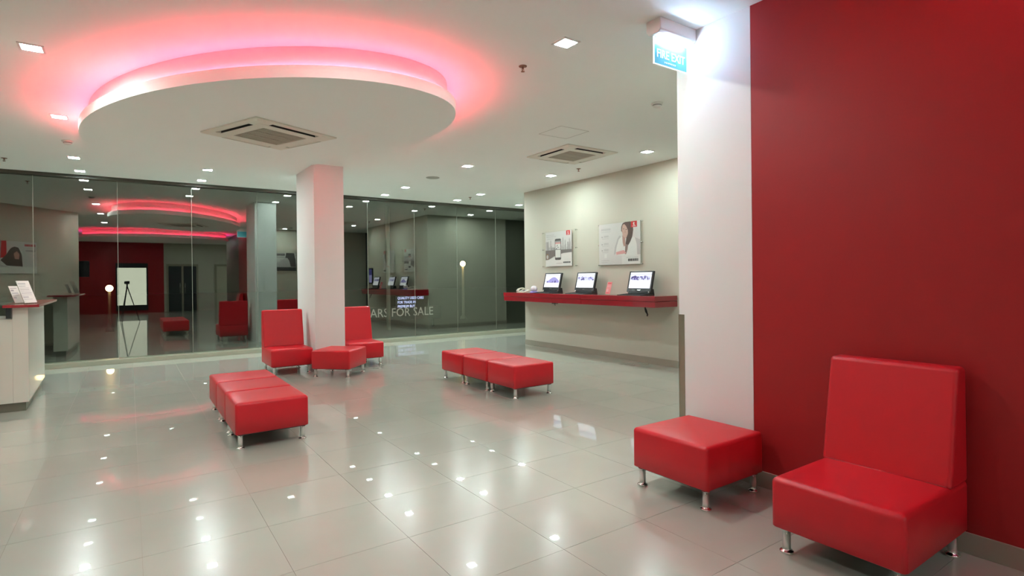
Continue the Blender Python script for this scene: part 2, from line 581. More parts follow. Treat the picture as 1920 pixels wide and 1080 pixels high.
def raft(name, c, ax, d, m, z0, zl, led_mats, extra=None):
    P0 = oval(c, ax, d, m)
    bm = NB()
    prism(bm, [tuple(p) for p in P0], z0, zl)
    for f in bm.faces:
        if abs(f.normal.z) < 0.5:
            f.smooth = True
    for e in bm.edges:
        if len(e.link_faces) == 2 and abs(e.link_faces[0].normal.z - e.link_faces[1].normal.z) > 0.5:
            e.smooth = False
    r = struct(name, bm, 'ceiling')
    bm = NB()
    prism(bm, [tuple(p) for p in oval(c, ax, d, m, -0.085)], zl + 0.0005, H - 0.0005)
    for f in bm.faces:
        if abs(f.normal.z) < 0.5:
            f.smooth = True
    obj('raft_core', bm, 'ceiling', r)
    # upstand along the outer edge of the lip that hides the lamps
    n = 96
    pa, pb = oval(c, ax, d, m, 0.0), oval(c, ax, d, m, -0.012)
    bm = NB()
    V = [[bm.verts.new((p.x, p.y, z)) for p in q] for q, z in ((pa, zl + 0.0002), (pa, zl + UP), (pb, zl + UP), (pb, zl + 0.0002))]
    for a, b in ((0, 1), (1, 2), (2, 3), (3, 0)):
        for k in range(n):
            f = bm.faces.new((V[a][k], V[a][(k + 1) % n], V[b][(k + 1) % n], V[b][k]))
            f.smooth = a in (0, 2)
    bmesh.ops.recalc_face_normals(bm, faces=bm.faces)
    for e in bm.edges:
        if len(e.link_faces) == 2 and abs(e.link_faces[0].normal.z - e.link_faces[1].normal.z) > 0.5:
            e.smooth = False
    obj('lip_upstand', bm, 'ceiling', r)
    # ribbon of coloured lamps in the trough, tilted outwards
    for mm, k0, k1 in led_mats:
        bm = NB()
        lo, hi = oval(c, ax, d, m, -0.068), oval(c, ax, d, m, -0.0755)
        lo2, hi2 = oval(c, ax, d, m, -0.0715), oval(c, ax, d, m, -0.079)
        prev = None
        for k in range(k0, k1 + 1):
            q = [bm.verts.new((p[k % n].x, p[k % n].y, zl + z)) for p, z in ((lo, 0.006), (hi, 0.018), (hi2, 0.016), (lo2, 0.004))]
            if prev:
                for a in range(4):
                    bm.faces.new((prev[a], q[a], q[(a + 1) % 4], prev[(a + 1) % 4])).material_index = 0 if a == 0 else 1
            prev = q
        bmesh.ops.recalc_face_normals(bm, faces=bm.faces)
        obj('led_ribbon', bm, [mm, 'plastic'], r)
    return r

raft('ceiling_raft', (1.23, 6.48), (2.45, 1.46), (0.385, -0.923), 0.86, 2.96, 3.025, [('cove', 0, 96)])
raft('ceiling_raft_entry', (0.9, -0.35), (2.3, 1.55), (1.0, 0.0), 1.0, 2.96, 3.025, [('cove2', 0, 48), ('cove3', 48, 96)])

# ================================================================== DOWNLIGHTS
bm = NB()
for a, b, c, d_ in ((-0.08, 0.08, -0.08, -0.063), (-0.08, 0.08, 0.063, 0.08), (-0.08, -0.063, -0.063, 0.063), (0.063, 0.08, -0.063, 0.063)):
    box(bm, a, b, c, d_, -0.009, -0.0005)
lp = thing('downlight', 'x', 'light', (0, 0, 0), 0, 'recessed square downlights')
obj('frame', bm, 'plastic', lp)
bm = NB()
box(bm, -0.0625, 0.0625, -0.0625, 0.0625, -0.006, -0.001)
obj('diffuser', bm, 'lamp', lp)
seen = [
 (-0.60, 5.61, 'large square downlight at the upper left, beside the left tip of the pink halo'),
 (-0.61, 7.78, 'square downlight just left of the rim tip of the oval ceiling raft'),
 (-0.64, 10.21, 'square downlight in the left row, second from the glass wall'),
 (-0.64, 11.38, 'square downlight in the left row, closest to the glass wall'),
 (1.07, 10.22, 'square downlight over the far left glazing, second from the glass, left of the column'),
 (1.09, 11.35, 'square downlight left of the column and closest to the glass wall'),
 (2.80, 3.28, 'brightest and largest square downlight, between the oval raft and the fire exit sign'),
 (4.51, 7.75, 'square downlight right of the oval raft, on the left of the smaller air conditioner'),
 (4.51, 10.19, 'square downlight right of the round speaker grille, second from the glass'),
 (4.53, 11.30, 'square downlight closest to the glass, first on the right of the column'),
 (6.21, 5.49, 'square downlight near the white pillar, right of the smaller air conditioner'),
 (6.19, 7.70, 'square downlight above the shelf wall, below the smaller air conditioner'),
 (6.25, 10.20, 'square downlight beside the far sprinkler, second from the glass'),
 (6.25, 11.23, 'square downlight closest to the glass, second on the right of the column'),
 (7.98, 11.20, 'farthest right square downlight, at the corner where the shelf wall meets the glazing'),
]
hid = [
 (8.0, 10.15, 'square downlight hidden behind the shelf wall corner, second from the glass'),
 (2.80, 10.15, 'square downlight hidden behind the column, second from the glass'),
 (2.80, 11.3, 'square downlight hidden behind the column, closest to the glass'),
 (-0.60, 2.95, 'square downlight left of the camera, third in the reflected left row'),
 (-0.60, -2.6, 'square downlight behind the camera, in the reflected left row'),
 (-0.60, -4.9, 'square downlight near the rear red wall, last in the reflected left row'),
 (1.07, 3.28, 'square downlight just above the picture, in front of the oval raft'),
 (4.51, 3.28, 'square downlight over the alcove behind the white pillar'),
 (2.80, -2.6, 'square downlight behind the camera, on the right of the rear pink halo'),
 (2.80, -4.9, 'square downlight near the rear glass door, behind the camera'),
 (4.9, -4.9, 'square downlight in front of the rear beige door, behind the camera'),
 (-2.3, 10.21, 'square downlight outside the left edge, between the counter and the glass'),
 (9.7, 10.8, 'square downlight around the corner beyond the shelf wall'),
]
for k, (x, y, lab) in enumerate(seen):
    if k == 0:
        lp.location = (x, y, H)
        lp['label'] = lab
    else:
        dup(lp, (x, y, H), 0, lab)
for x, y, lab in hid:
    dup(lp, (x, y, H), 0, lab)

# ================================================================== SEATING
def leg_bm(h):
    bm = NB()
    lathe(bm, [(0.0, 0.0), (0.032, 0.0), (0.0335, 0.004), (0.0335, 0.010), (0.030, 0.013), (0.0225, 0.015), (0.0205, 0.022), (0.0205, h - 0.006), (0.026, h - 0.004), (0.026, h), (0.0, h)], 18)
    return bm

def four_legs(root, xs, ys, h):
    first = None
    for x in xs:
        for y in ys:
            if first is None:
                o = first = obj('leg', leg_bm(h), 'chrome', root)
            else:
                o = first.copy()
                COL.objects.link(o)
                o.parent = root
            o.location = (x, y, 0)

def seam_loop(bm, w, d, z, r=0.0032, rc=0.03):
    pts = []
    for sx, sy, a in ((1, -1, -PI / 2), (1, 1, 0), (-1, 1, PI / 2), (-1, -1, PI)):
        for k in range(5):
            t = a + PI / 2 * k / 4
            pts.append((sx * (w / 2 - rc) + rc * math.cos(t), sy * (d / 2 - rc) + rc * math.sin(t), z))
    pts.append(pts[0])
    tube(bm, pts, r, 6)

OT = 0.590
ott = thing('ottoman', 'x', 'ottoman', (0, 0, 0), 0, 'red cube ottomans')
bm = NB()
cushion(bm, OT, OT, 0.126, 0.392, rc=0.022, rt=0.026, dome=0.007)
obj('cushion', bm, 'leather', ott)
bm = NB()
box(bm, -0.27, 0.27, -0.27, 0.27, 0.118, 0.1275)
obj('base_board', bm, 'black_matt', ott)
four_legs(ott, (-0.25, 0.25), (-0.25, 0.25), 0.1175)
ott.location = (3.095, 2.335, 0)
ott['label'] = 'single red leather ottoman in the foreground against the white pillar and red wall'
dup(ott, (2.575, 8.27, 0), math.radians(46), 'red leather ottoman turned cornerwise in front of the far column between two chairs')
for k, w in enumerate(('nearest the camera', 'in the middle', 'farthest back')):
    dup(ott, (1.005, 5.372 + 0.606 * k, 0), 0, 'red ottoman %s in the row of three at left' % w, 'row of three ottomans at left')
for k, w in enumerate(('nearest the camera', 'in the middle', 'farthest back')):
    dup(ott, (3.94, 5.54 + 0.612 * k, 0), 0, 'red ottoman %s in the row of three at right, below the shelf wall' % w, 'row of three ottomans at right')

ch = thing('lounge_chair', 'x', 'chair', (0, 0, 0), 0, 'armless red lounge chairs')
CW, CD = 0.60, 0.74            # front of the seat at local y = 0, back at y = CD
bm = NB()
cushion(bm, CW, CD, 0.130, 0.386, rc=0.022, rt=0.03, dome=0.004, y0=CD / 2)
obj('seat', bm, 'leather', ch)
bm = NB()
prism(bm, [(0.515, 0.372), (0.620, 0.948), (0.728, 0.948), (CD, 0.372)], -CW / 2, CW / 2, axis='x', bev=0.022, segs=4)
for f in bm.faces:
    f.smooth = True
o = obj('backrest', bm, 'leather', ch)
o.modifiers.new('weighted', 'WEIGHTED_NORMAL').weight = 100
bm = NB()
tube(bm, [(-CW / 2 + 0.02, 0.513, 0.388), (CW / 2 - 0.02, 0.513, 0.388)], 0.004, 6)
obj('seam', bm, 'leather_dark', ch)
bm = NB()
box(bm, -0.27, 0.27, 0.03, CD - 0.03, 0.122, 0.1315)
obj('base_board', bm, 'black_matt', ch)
four_legs(ch, (-0.25, 0.25), (0.055, CD - 0.055), 0.1215)
ch.location = (2.685, 1.278, 0)
ch.rotation_euler = (0, 0, -PI / 2)
ch['label'] = 'large armless red leather chair in the right foreground with its back to the red wall'
dup(ch, (2.005, 8.70, 0), 0, 'armless red chair left of the column, facing the camera')
dup(ch, (3.165, 8.76, 0), 0, 'armless red chair right of the column, partly hidden by it')

# ================================================================== RECEPTION COUNTER (left)
rc = thing('reception_counter', 'white reception counter with a raised red ledge at the left edge', 'counter', (-1.5, 8.9, 0))
def rel(o, bmm):
    for v in bmm.verts:
        v.co -= Vector(o.location)
    return bmm
bm = NB()
prism(bm, [(-1.055, 8.09), (-0.925, 8.09), (-0.985, 10.1), (-1.20, 10.1)], 0.10, 1.145)
obj('ledge_panel', rel(rc, bm), 'counter', rc)
bm = NB()
box(bm, -2.9, -1.056, 8.09, 8.18, 0.10, 1.02)
obj('front_panel', rel(rc, bm), 'counter', rc)
bm = NB()
box(bm, -2.9, -1.075, 8.181, 8.75, 0.97, 1.03, bev=0.004)
obj('work_top', rel(rc, bm), 'counter', rc)
bm = NB()
prism(bm, [(-2.9, 8.135), (-0.955, 8.135), (-1.015, 10.06), (-1.17, 10.06), (-1.17, 8.7), (-2.9, 8.7)], 0.0, 0.0995)
obj('plinth', rel(rc, bm), 'plinth', rc)
bm = NB()
prism(bm, [(-1.125, 8.0), (-0.82, 8.0), (-0.86, 10.3), (-1.27, 10.3)], 1.146, 1.176, bev=0.003, segs=1)
obj('red_ledge', rel(rc, bm), 'gloss_red', rc)
bm = NB()
box(bm, -1.10, -1.057, 8.03, 8.18, 1.031, 1.145)
obj('ledge_bracket', rel(rc, bm), 'black', rc)

def leaflet_stand(x, y, rz, w, h, label):
    t = thing('leaflet_stand', label, 'leaflet stand', (x, y, 1.1765), rz, 'leaflet stands on the reception ledge')
    bm = NB()
    mt = Matrix.Rotation(math.radians(-22), 4, 'X')
    box(bm, -w / 2, w / 2, -0.002, 0.002, 0.006, h, mtx=mt)
    box(bm, -w / 2, w / 2, 0.0, 0.10, 0.0, 0.004)
    obj('holder', bm, 'acrylic', t)
    bm = NB()
    box(bm, -w / 2 + 0.006, w / 2 - 0.006, -0.006, -0.0025, 0.010, h - 0.004, mi=0, mtx=mt)
    rr = random.Random(int(h * 1000))
    z = h - 0.03
    while z > 0.05:
        ww = rr.uniform(0.3, 0.85) * w
        hh = rr.choice((0.006, 0.006, 0.012, 0.02))
        box(bm, -w / 2 + 0.015, -w / 2 + 0.015 + ww * 0.9, -0.0068, -0.006, z - hh, z, mi=1 + (rr.random() < 0.3), mtx=mt)
        z -= hh + 0.014
    obj('leaflet', bm, ['paper', 'p_lgrey', 'p_grey'], t)
leaflet_stand(-0.935, 8.42, math.radians(55), 0.175, 0.285, 'taller leaflet stand with a white printed sheet on the red ledge')
leaflet_stand(-1.045, 8.50, math.radians(55), 0.125, 0.222, 'shorter leaflet stand tucked behind the taller one on the ledge')

# ================================================================== WALL SHELF WITH TOUCH SCREENS
sh = thing('wall_shelf', 'long glossy red shelf fixed to the beige wall and carrying three screens', 'shelf', (6.67, 7.6, 0.945))
bm = NB()
for a, b in ((5.56, 7.208), (7.212, 9.60)):
    box(bm, 6.42, XL - 0.001, a, b, 1.036, 1.115, bev=0.004)
obj('shelf_board', rel(sh, bm), 'gloss_red', sh)
bm = NB()
for a, b in ((5.56, 7.208), (7.212, 9.60)):
    box(bm, 6.43, XL - 0.001, a, b, 0.945, 1.032, bev=0.004)
obj('shelf_apron', rel(sh, bm), 'gloss_red', sh)

def screen_art(bm, W, Hh, seed):
    """flat picture on a screen: x right, z up, at y"""
    r = random.Random(seed)
    y = [-0.0005]
    def R(a, b, c, d, mi):
        y[0] -= 0.00003
        quad(bm, [(a, y[0], c), (b, y[0], c), (b, y[0], d), (a, y[0], d)], mi)
    R(-W / 2, W / 2, 0, Hh, 0)
    R(-W / 2, W / 2, Hh * 0.84, Hh * 0.92, 1)
    if seed == 1:
        R(-W * 0.48, W * 0.46, Hh * 0.36, Hh * 0.52, 1)
        pts = [(-W * 0.25 + W * 0.72 * k / 12, Hh * (0.36 + 0.40 * math.sin(PI * (0.12 + 0.8 * k / 12)))) for k in range(13)]
        y[0] -= 0.00003
        f = bm.faces.new([bm.verts.new((a, y[0], b)) for a, b in [(-W * 0.25, Hh * 0.34)] + pts + [(W * 0.47, Hh * 0.34)]])
        f.material_index = 2
        for k in range(12):
            x = r.uniform(-0.46, 0.4) * W
            R(x, x + r.uniform(0.03, 0.08) * W, Hh * 0.34, Hh * r.uniform(0.38, 0.5), r.choice((2, 3)))
    else:
        n = 26 if seed == 2 else 40
        R(-W * 0.48, W * 0.47, Hh * 0.5, Hh * 0.78, 1)
        for k in range(n):
            x = r.uniform(-0.48, 0.42) * W
            z = Hh * r.uniform(0.5, 0.68)
            if seed == 2 and x > 0:
                z += 0.0
            R(x, x + r.uniform(0.02, 0.07) * W, z, z + Hh * r.uniform(0.05, 0.14), r.choice((2, 2, 3) if seed == 2 else (2, 3, 3)))
        R(W * 0.1, W * 0.32, Hh * 0.28, Hh * 0.31, 1)

def computer(y, label, seed):
    t = thing('touchscreen_computer', label, 'computer', (6.685, y, 1.1155), -PI / 2, 'laptop style computers on the red shelf')
    # keyboard deck
    bm = NB()
    prism(bm, [(-0.235, 0.0), (-0.235, 0.012), (0.02, 0.026), (0.05, 0.026), (0.05, 0.0)], -0.245, 0.245, axis='x', bev=0.004, segs=2)
    deck = obj('deck', bm, 'black', t)
    bm = NB()
    for r_ in range(5):
        n = 14 if r_ else 6
        for k in range(n):
            if r_ == 0 and k in (1, 2, 3):
                continue
            a = -0.215 + 0.43 * k / n
            b = -0.215 + 0.43 * (k + 1) / n - 0.004
            y0 = -0.20 + 0.036 * r_
            z = 0.0125 + (y0 + 0.235) * 0.055
            box(bm, a, b, y0, y0 + 0.031, z, z + 0.0045)
    obj('keyboard', bm, 'black_matt', deck)
    # lower housing with hinge, then the lid leaning back
    bm = NB()
    prism(bm, [(-0.005, 0.026), (0.010, 0.10), (0.105, 0.10), (0.125, 0.0), (0.05, 0.0)], -0.225, 0.225, axis='x', bev=0.006, segs=2)
    obj('housing', bm, 'black', t)
    for s in (-1, 1):
        bm = NB()
        box(bm, s * 0.215 - 0.012, s * 0.215 + 0.012, -0.010, 0.004, 0.040, 0.064, bev=0.004)
        obj('hinge_cap', bm, 'chrome', t)
    bm = NB()
    box(bm, -0.255, 0.255, 0.0, 0.035, 0.0, 0.345, bev=0.006)
    lid = obj('lid', bm, 'black', t, (0, -0.004, 0.054))
    lid.rotation_euler = (math.radians(-14), 0, 0)
    W, Hh = 0.445, 0.262
    bm = NB()
    screen_art(bm, W, Hh, seed)
    s = obj('screen', bm, ['s_white', 's_pale', 's_lav', 's_pur'], lid, (0, 0, 0.060))
    bm = NB()
    box(bm, -0.03, 0.03, -0.0012, 0.0002, 0.026, 0.036)
    obj('badge', bm, 'chrome', lid)
    if seed == 3:
        for k in range(2):
            bm = NB()
            box(bm, -0.14 + 0.035 * k, -0.125 + 0.035 * k, -0.0012, 0.0002, 0.027, 0.034)
            obj('button', bm, 'chrome', lid)
computer(8.36, 'leftmost laptop style computer on the red shelf, its screen showing a pale blue arch', 1)
computer(7.41, 'middle laptop style computer on the red shelf, below the gap between the two posters', 2)
computer(6.12, 'rightmost laptop style computer on the red shelf, its screen showing a purple crowd', 3)

# telephone at the far end of the shelf
t = thing('telephone', 'cream desk telephone lying at the far left end of the red shelf', 'telephone', (6.62, 9.16, 1.1155), math.radians(-75))
bm = NB()
prism(bm, [(-0.11, 0.0), (-0.11, 0.018), (0.09, 0.055), (0.10, 0.0)], -0.10, 0.10, axis='x', bev=0.006, segs=2)
obj('phone_base', bm, 'cream', t)
bm = NB()
tube(bm, [(-0.07, -0.12, 0.030), (-0.07, -0.09, 0.055), (-0.07, -0.03, 0.082), (-0.07, 0.03, 0.088), (-0.07, 0.08, 0.075), (-0.07, 0.11, 0.058)], [0.026, 0.024, 0.014, 0.014, 0.023, 0.025], 10)
obj('handset', bm, 'cream', t)
bm = NB()
for a in range(3):
    for b in range(4):
        z = 0.026 + (b * 0.03 - 0.075 + 0.11) * 0.185
        box(bm, -0.015 + a * 0.03, 0.005 + a * 0.03, -0.075 + b * 0.03, -0.055 + b * 0.03, z - 0.006, z + 0.004)
obj('keypad', bm, 'p_grey', t)

# dome shaped device on a blue base
t = thing('dome_device', 'round white dome on a blue base beside the leftmost computer', 'device', (6.60, 8.78, 1.1155))
bm = NB()
lathe(bm, [(0, 0), (0.085, 0), (0.09, 0.006), (0.085, 0.018), (0.06, 0.03), (0, 0.03)], 24)
obj('dome_base', bm, 'dome_blue', t)
bm = NB()
lathe(bm, [(0.0, 0.0305)] + [(0.068 * math.cos(a), 0.078 + 0.064 * math.sin(a)) for a in [-0.8 + 0.2 * k for k in range(12)]] + [(0.0, 0.142)], 24)
obj('dome', bm, 'dome_white', t)

# pink card stand
t = thing('card_stand', 'small pink card leaning in a clear stand between the middle and right computers', 'card stand', (6.62, 6.75, 1.1155), -PI / 2 - 0.12)
mt = Matrix.Rotation(math.radians(-16), 4, 'X')
bm = NB()
box(bm, -0.065, 0.065, 0.0, 0.003, 0.004, 0.225, mtx=mt)
box(bm, -0.065, 0.065, -0.03, 0.075, 0.0, 0.003)
obj('stand', bm, 'acrylic', t)
bm = NB()
box(bm, -0.062, 0.062, -0.003, -0.0005, 0.008, 0.222, mi=0, mtx=mt)
for z0, z1, a, b, mi in ((0.185, 0.205, -0.045, 0.045, 1), (0.15, 0.156, -0.04, 0.03, 2), (0.135, 0.141, -0.04, 0.02, 2), (0.05, 0.10, -0.045, 0.0, 2), (0.025, 0.035, -0.045, 0.04, 1)):
    box(bm, a, b, -0.0036, -0.003, z0, z1, mi=mi, mtx=mt)
obj('card', bm, ['pink_card', 'p_red', 'p_pink'], t)

# cables below the shelf
bm = NB()
tube(bm, [(6.62, 5.93, 0.944), (6.62, 5.925, 0.90), (6.61, 5.905, 0.865), (6.615, 5.88, 0.835), (6.60, 5.865, 0.80)], 0.011, 7)
tube(bm, [(6.63, 5.94, 0.944), (6.635, 5.915, 0.89), (6.62, 5.89, 0.86), (6.625, 5.875, 0.82)], 0.008, 7)
tag(obj('cable', bm, 'black_matt'), 'black cables hanging below the near end of the red shelf', 'cable', 'cables under the shelf')
bm = NB()
box(bm, 6.58, 6.64, 8.08, 8.20, 0.918, 0.944, bev=0.004)
tube(bm, [(6.61, 8.14, 0.925), (6.61, 8.14, 0.90), (6.61, 8.13, 0.885)], 0.008, 7)
tag(obj('cable', bm, 'black_matt'), 'small black cable outlet under the red shelf below the leftmost computer', 'cable', 'cables under the shelf')

# display at the near end of the wall, behind the pillar (seen in the glass)
t = thing('wall_display', 'tall dark display on the wall, seen only in the glass beyond the shelf', 'screen', (XL - 0.03, 5.16, 1.27), -PI / 2)
bm = NB()
box(bm, -0.16, 0.16, -0.02, 0.028, 0.0, 0.54, bev=0.005)
obj('casing', bm, 'black', t)
bm = NB()
quad(bm, [(-0.13, -0.0205, 0.04), (0.13, -0.0205, 0.04), (0.13, -0.0205, 0.30), (-0.13, -0.0205, 0.30)], 0)
quad(bm, [(-0.13, -0.0205, 0.30), (0.13, -0.0205, 0.30), (0.13, -0.0205, 0.50), (-0.13, -0.0205, 0.50)], 1)
obj('screen', bm, ['s_lav', 's_dark'], t)

# ================================================================== POSTERS
def poster(loc, rz, W, Hh, px0, px1, pz0, pz1, draw, mats, label, group='framed posters'):
    """clear acrylic sheet on stand-offs with a print behind it; origin at bottom centre, front = -y"""
    t = thing('wall_poster', label, 'poster', loc, rz, group)
    bm = NB()
    box(bm, -W / 2, W / 2, -0.036, -0.031, 0, Hh)
    obj('acrylic_sheet', bm, 'acrylic', t)
    so = None
    for x in (-W / 2 + 0.02, W / 2 - 0.02):
        for z in (0.02, Hh / 2, Hh - 0.02):
            if so is None:
                bm = NB()
                lathe(bm, [(0, 0.0), (0.009, 0.0), (0.009, 0.036), (0.012, 0.037), (0.012, 0.042), (0, 0.043)], 10)
                for v in bm.verts:
                    v.co = Vector((v.co.x, -v.co.z, v.co.y))
                o = so = obj('stand_off', bm, 'chrome', t)
            else:
                o = so.copy()
                COL.objects.link(o)
            o.location = (x, 0, z)
    bm = NB()
    box(bm, px0, px1, -0.0305, -0.026, pz0, pz1, mi=0)
    draw(bm, px0, px1, pz0, pz1)
    obj('print', bm, mats, t)
    return t

class Ink:
    def __init__(s, bm, x0, x1, z0, z1):
        s.bm, s.x0, s.z0, s.w, s.h, s.y = bm, x0, z0, x1 - x0, z1 - z0, -0.03052
    def P(s, pts, mi):
        s.y -= 0.000004
        f = s.bm.faces.new([s.bm.verts.new((s.x0 + a * s.w, s.y, s.z0 + b * s.h)) for a, b in pts])
        f.material_index = mi
        f.normal_update()
        if f.normal.y > 0:
            f.normal_flip()
    def R(s, a, b, c, d, mi):
        s.P([(a, c), (b, c), (b, d), (a, d)], mi)
    def words(s, a, b, c, d, mi, seed=0):
        r = random.Random(seed)
        x = a
        while x < b:
            w = min(r.uniform(0.012, 0.028), b - x)
            s.R(x, x + w, c, d, mi)
            x += w + 0.006
    def logo(s, a, b, c, d, red, white):
        s.R(a, b, c, d, red)
        w, h = b - a, d - c
        s.P([(a + w * (0.5 + 0.12 * math.cos(t)), c + h * (0.70 + 0.12 * math.sin(t))) for t in [2 * PI * k / 10 for k in range(10)]], white)
        s.P([(a + w * 0.28, c + h * 0.62), (a + w * 0.52, c + h * 0.60), (a + w * 0.60, c + h * 0.38), (a + w * 0.72, c + h * 0.30), (a + w * 0.40, c + h * 0.30), (a + w * 0.46, c + h * 0.50)], white)
        s.R(a + w * 0.22, a + w * 0.80, c + h * 0.13, c + h * 0.21, white)

MATS1 = ['p_bg', 'p_light', 'p_grey', 'p_road', 'p_dark', 'p_black', 'p_red', 'p_pink', 'p_lgrey', 'p_brown']
def draw_city(bm, x0, x1, z0, z1):
    k = Ink(bm, x0, x1, z0, z1)
    r = random.Random(5)
    # sky line
    x = 0.0
    while x < 0.99:
        w = r.uniform(0.02, 0.05)
        h = r.choice((0.10, 0.12, 0.15, 0.18, 0.24, 0.28))
        k.R(x, min(x + w, 1), 0.44, 0.44 + h, r.choice((2, 8, 2)))
        x += w + r.choice((0, 0, 0.006))
    for a, h in ((0.10, 0.30), (0.19, 0.34), (0.66, 0.40), (0.74, 0.32), (0.90, 0.36)):
        k.P([(a, 0.44), (a + 0.035, 0.44), (a + 0.03, 0.44 + h * 0.85), (a + 0.0175, 0.44 + h), (a + 0.005, 0.44 + h * 0.85)], 2)
    k.R(0, 1, 0.40, 0.47, 3)
    k.P([(0, 0.42), (1, 0.42), (1, 0.385), (0.7, 0.37), (0.45, 0.33), (0.28, 0.26), (0.12, 0.20), (0, 0.19)], 3)
    k.P([(0, 0.0), (1, 0.0), (1, 0.37), (0.7, 0.35), (0.45, 0.305), (0.28, 0.235), (0.14, 0.18), (0, 0.17)], 1)
    k.P([(0.07 + 0.06 * math.cos(t), 0.29 + 0.085 * math.sin(t)) for t in [2 * PI * i / 16 for i in range(16)]], 9)
    k.P([(0.07 + 0.04 * math.cos(t), 0.28 + 0.06 * math.sin(t)) for t in [2 * PI * i / 16 for i in range(16)]], 8)
    # the telephone in the middle
    k.P([(0.37, 0.20), (0.40, 0.18), (0.57, 0.18), (0.60, 0.20), (0.60, 0.77), (0.57, 0.79), (0.40, 0.79), (0.37, 0.77)], 4)
    k.R(0.385, 0.585, 0.25, 0.73, 1)
    k.R(0.385, 0.585, 0.66, 0.73, 2)
    k.R(0.385, 0.585, 0.64, 0.69, 7)
    for i in range(9):
        a = 0.39 + r.random() * 0.16
        b = 0.49 + r.random() * 0.10
        k.R(a, a + 0.03, b, b + 0.03, r.choice((2, 8, 4)))
    k.R(0.385, 0.585, 0.475, 0.49, 4)
    k.words(0.04, 0.34, 0.90, 0.925, 8, 1)
    k.words(0.04, 0.42, 0.85, 0.875, 8, 2)
    k.words(0.06, 0.30, 0.79, 0.81, 8, 3)
    k.logo(0.80, 0.94, 0.87, 1.0, 6, 1)
    k.words(0.42, 0.64, 0.075, 0.09, 2, 4)
    k.words(0.68, 0.95, 0.085, 0.125, 5, 5)
    k.R(0.70, 0.96, 0.185, 0.19, 8)

MATS2 = ['p_bg', 'p_light', 'p_hair', 'p_hair2', 'p_skin', 'p_skin2', 'p_red', 'p_black', 'p_grey', 'p_lgrey', 'p_pink']
def draw_person(bm, x0, x1, z0, z1):
    k = Ink(bm, x0, x1, z0, z1)
    # pale arm chair and white shirt behind
    k.P([(0.38, 0.24), (0.40, 0.42), (0.47, 0.62), (0.52, 0.70), (0.60, 0.62), (0.62, 0.30)], 9)
    k.P([(0.42, 0.24), (0.44, 0.40), (0.50, 0.60), (0.56, 0.66), (0.84, 0.64), (0.93, 0.58), (1.0, 0.40), (1.0, 0.20), (0.60, 0.20)], 1)
    k.P([(0.88, 0.62), (1.0, 0.56), (1.0, 0.22), (0.93, 0.22), (0.92, 0.46)], 9)
    # hair falling over the shoulder
    k.P([(0.56, 0.80), (0.565, 0.90), (0.60, 0.98), (0.66, 1.0), (0.78, 1.0), (0.83, 0.93), (0.845, 0.80), (0.82, 0.64), (0.77, 0.52), (0.72, 0.44), (0.70, 0.34), (0.67, 0.24), (0.645, 0.24), (0.655, 0.44), (0.68, 0.62)], 2)
    k.P([(0.66, 0.48), (0.72, 0.46), (0.71, 0.36), (0.675, 0.24), (0.65, 0.24)], 3)
    # face, cheek on the hand
    k.P([(0.575, 0.82), (0.59, 0.92), (0.63, 0.96), (0.68, 0.90), (0.72, 0.80), (0.72, 0.72), (0.69, 0.64), (0.65, 0.60), (0.60, 0.66)], 4)
    k.R(0.605, 0.635, 0.835, 0.845, 7)
    k.R(0.668, 0.70, 0.815, 0.825, 7)
    k.P([(0.645, 0.75), (0.665, 0.75), (0.66, 0.81)], 5)
    k.P([(0.63, 0.70), (0.675, 0.70), (0.655, 0.685)], 10)
    k.P([(0.585, 0.70), (0.61, 0.66), (0.655, 0.62), (0.66, 0.52), (0.655, 0.44), (0.62, 0.42), (0.595, 0.52)], 5)
    k.P([(0.43, 0.30), (0.62, 0.34), (0.68, 0.26), (0.44, 0.235)], 10)
    k.logo(0.79, 0.93, 0.86, 1.0, 6, 1)
    # print at left and foot
    k.words(0.06, 0.30, 0.84, 0.89, 9, 6)
    k.words(0.06, 0.30, 0.80, 0.815, 9, 7)
    for q, z in enumerate((0.67, 0.49, 0.34)):
        k.words(0.07, 0.10, z, z + 0.03, 8, 8 + q)
        k.words(0.13, 0.25, z, z + 0.05, 9, 11 + q)
        k.words(0.08, 0.25, z - 0.035, z - 0.022, 9, 14 + q)
    k.R(0.14, 0.20, 0.17, 0.27, 1)
    k.words(0.06, 0.26, 0.10, 0.115, 9, 20)
    k.words(0.06, 0.22, 0.055, 0.068, 9, 21)
    k.R(0.57, 1.0, 0.0, 0.19, 1)
    k.words(0.68, 0.95, 0.155, 0.165, 8, 22)
    k.words(0.72, 0.955, 0.07, 0.13, 7, 23)

poster((XL, 8.365, 1.615), -PI / 2, 1.05, 0.715, -0.42, 0.38, 0.02, 0.70, draw_city, MATS1,
       'left poster over the shelf, showing a phone in front of a grey city skyline')
poster((XL, 6.745, 1.605), -PI / 2, 1.04, 0.745, -0.50, 0.47, 0.02, 0.735, draw_person, MATS2,
       'right poster over the shelf, showing a long-haired person resting a cheek on one hand')

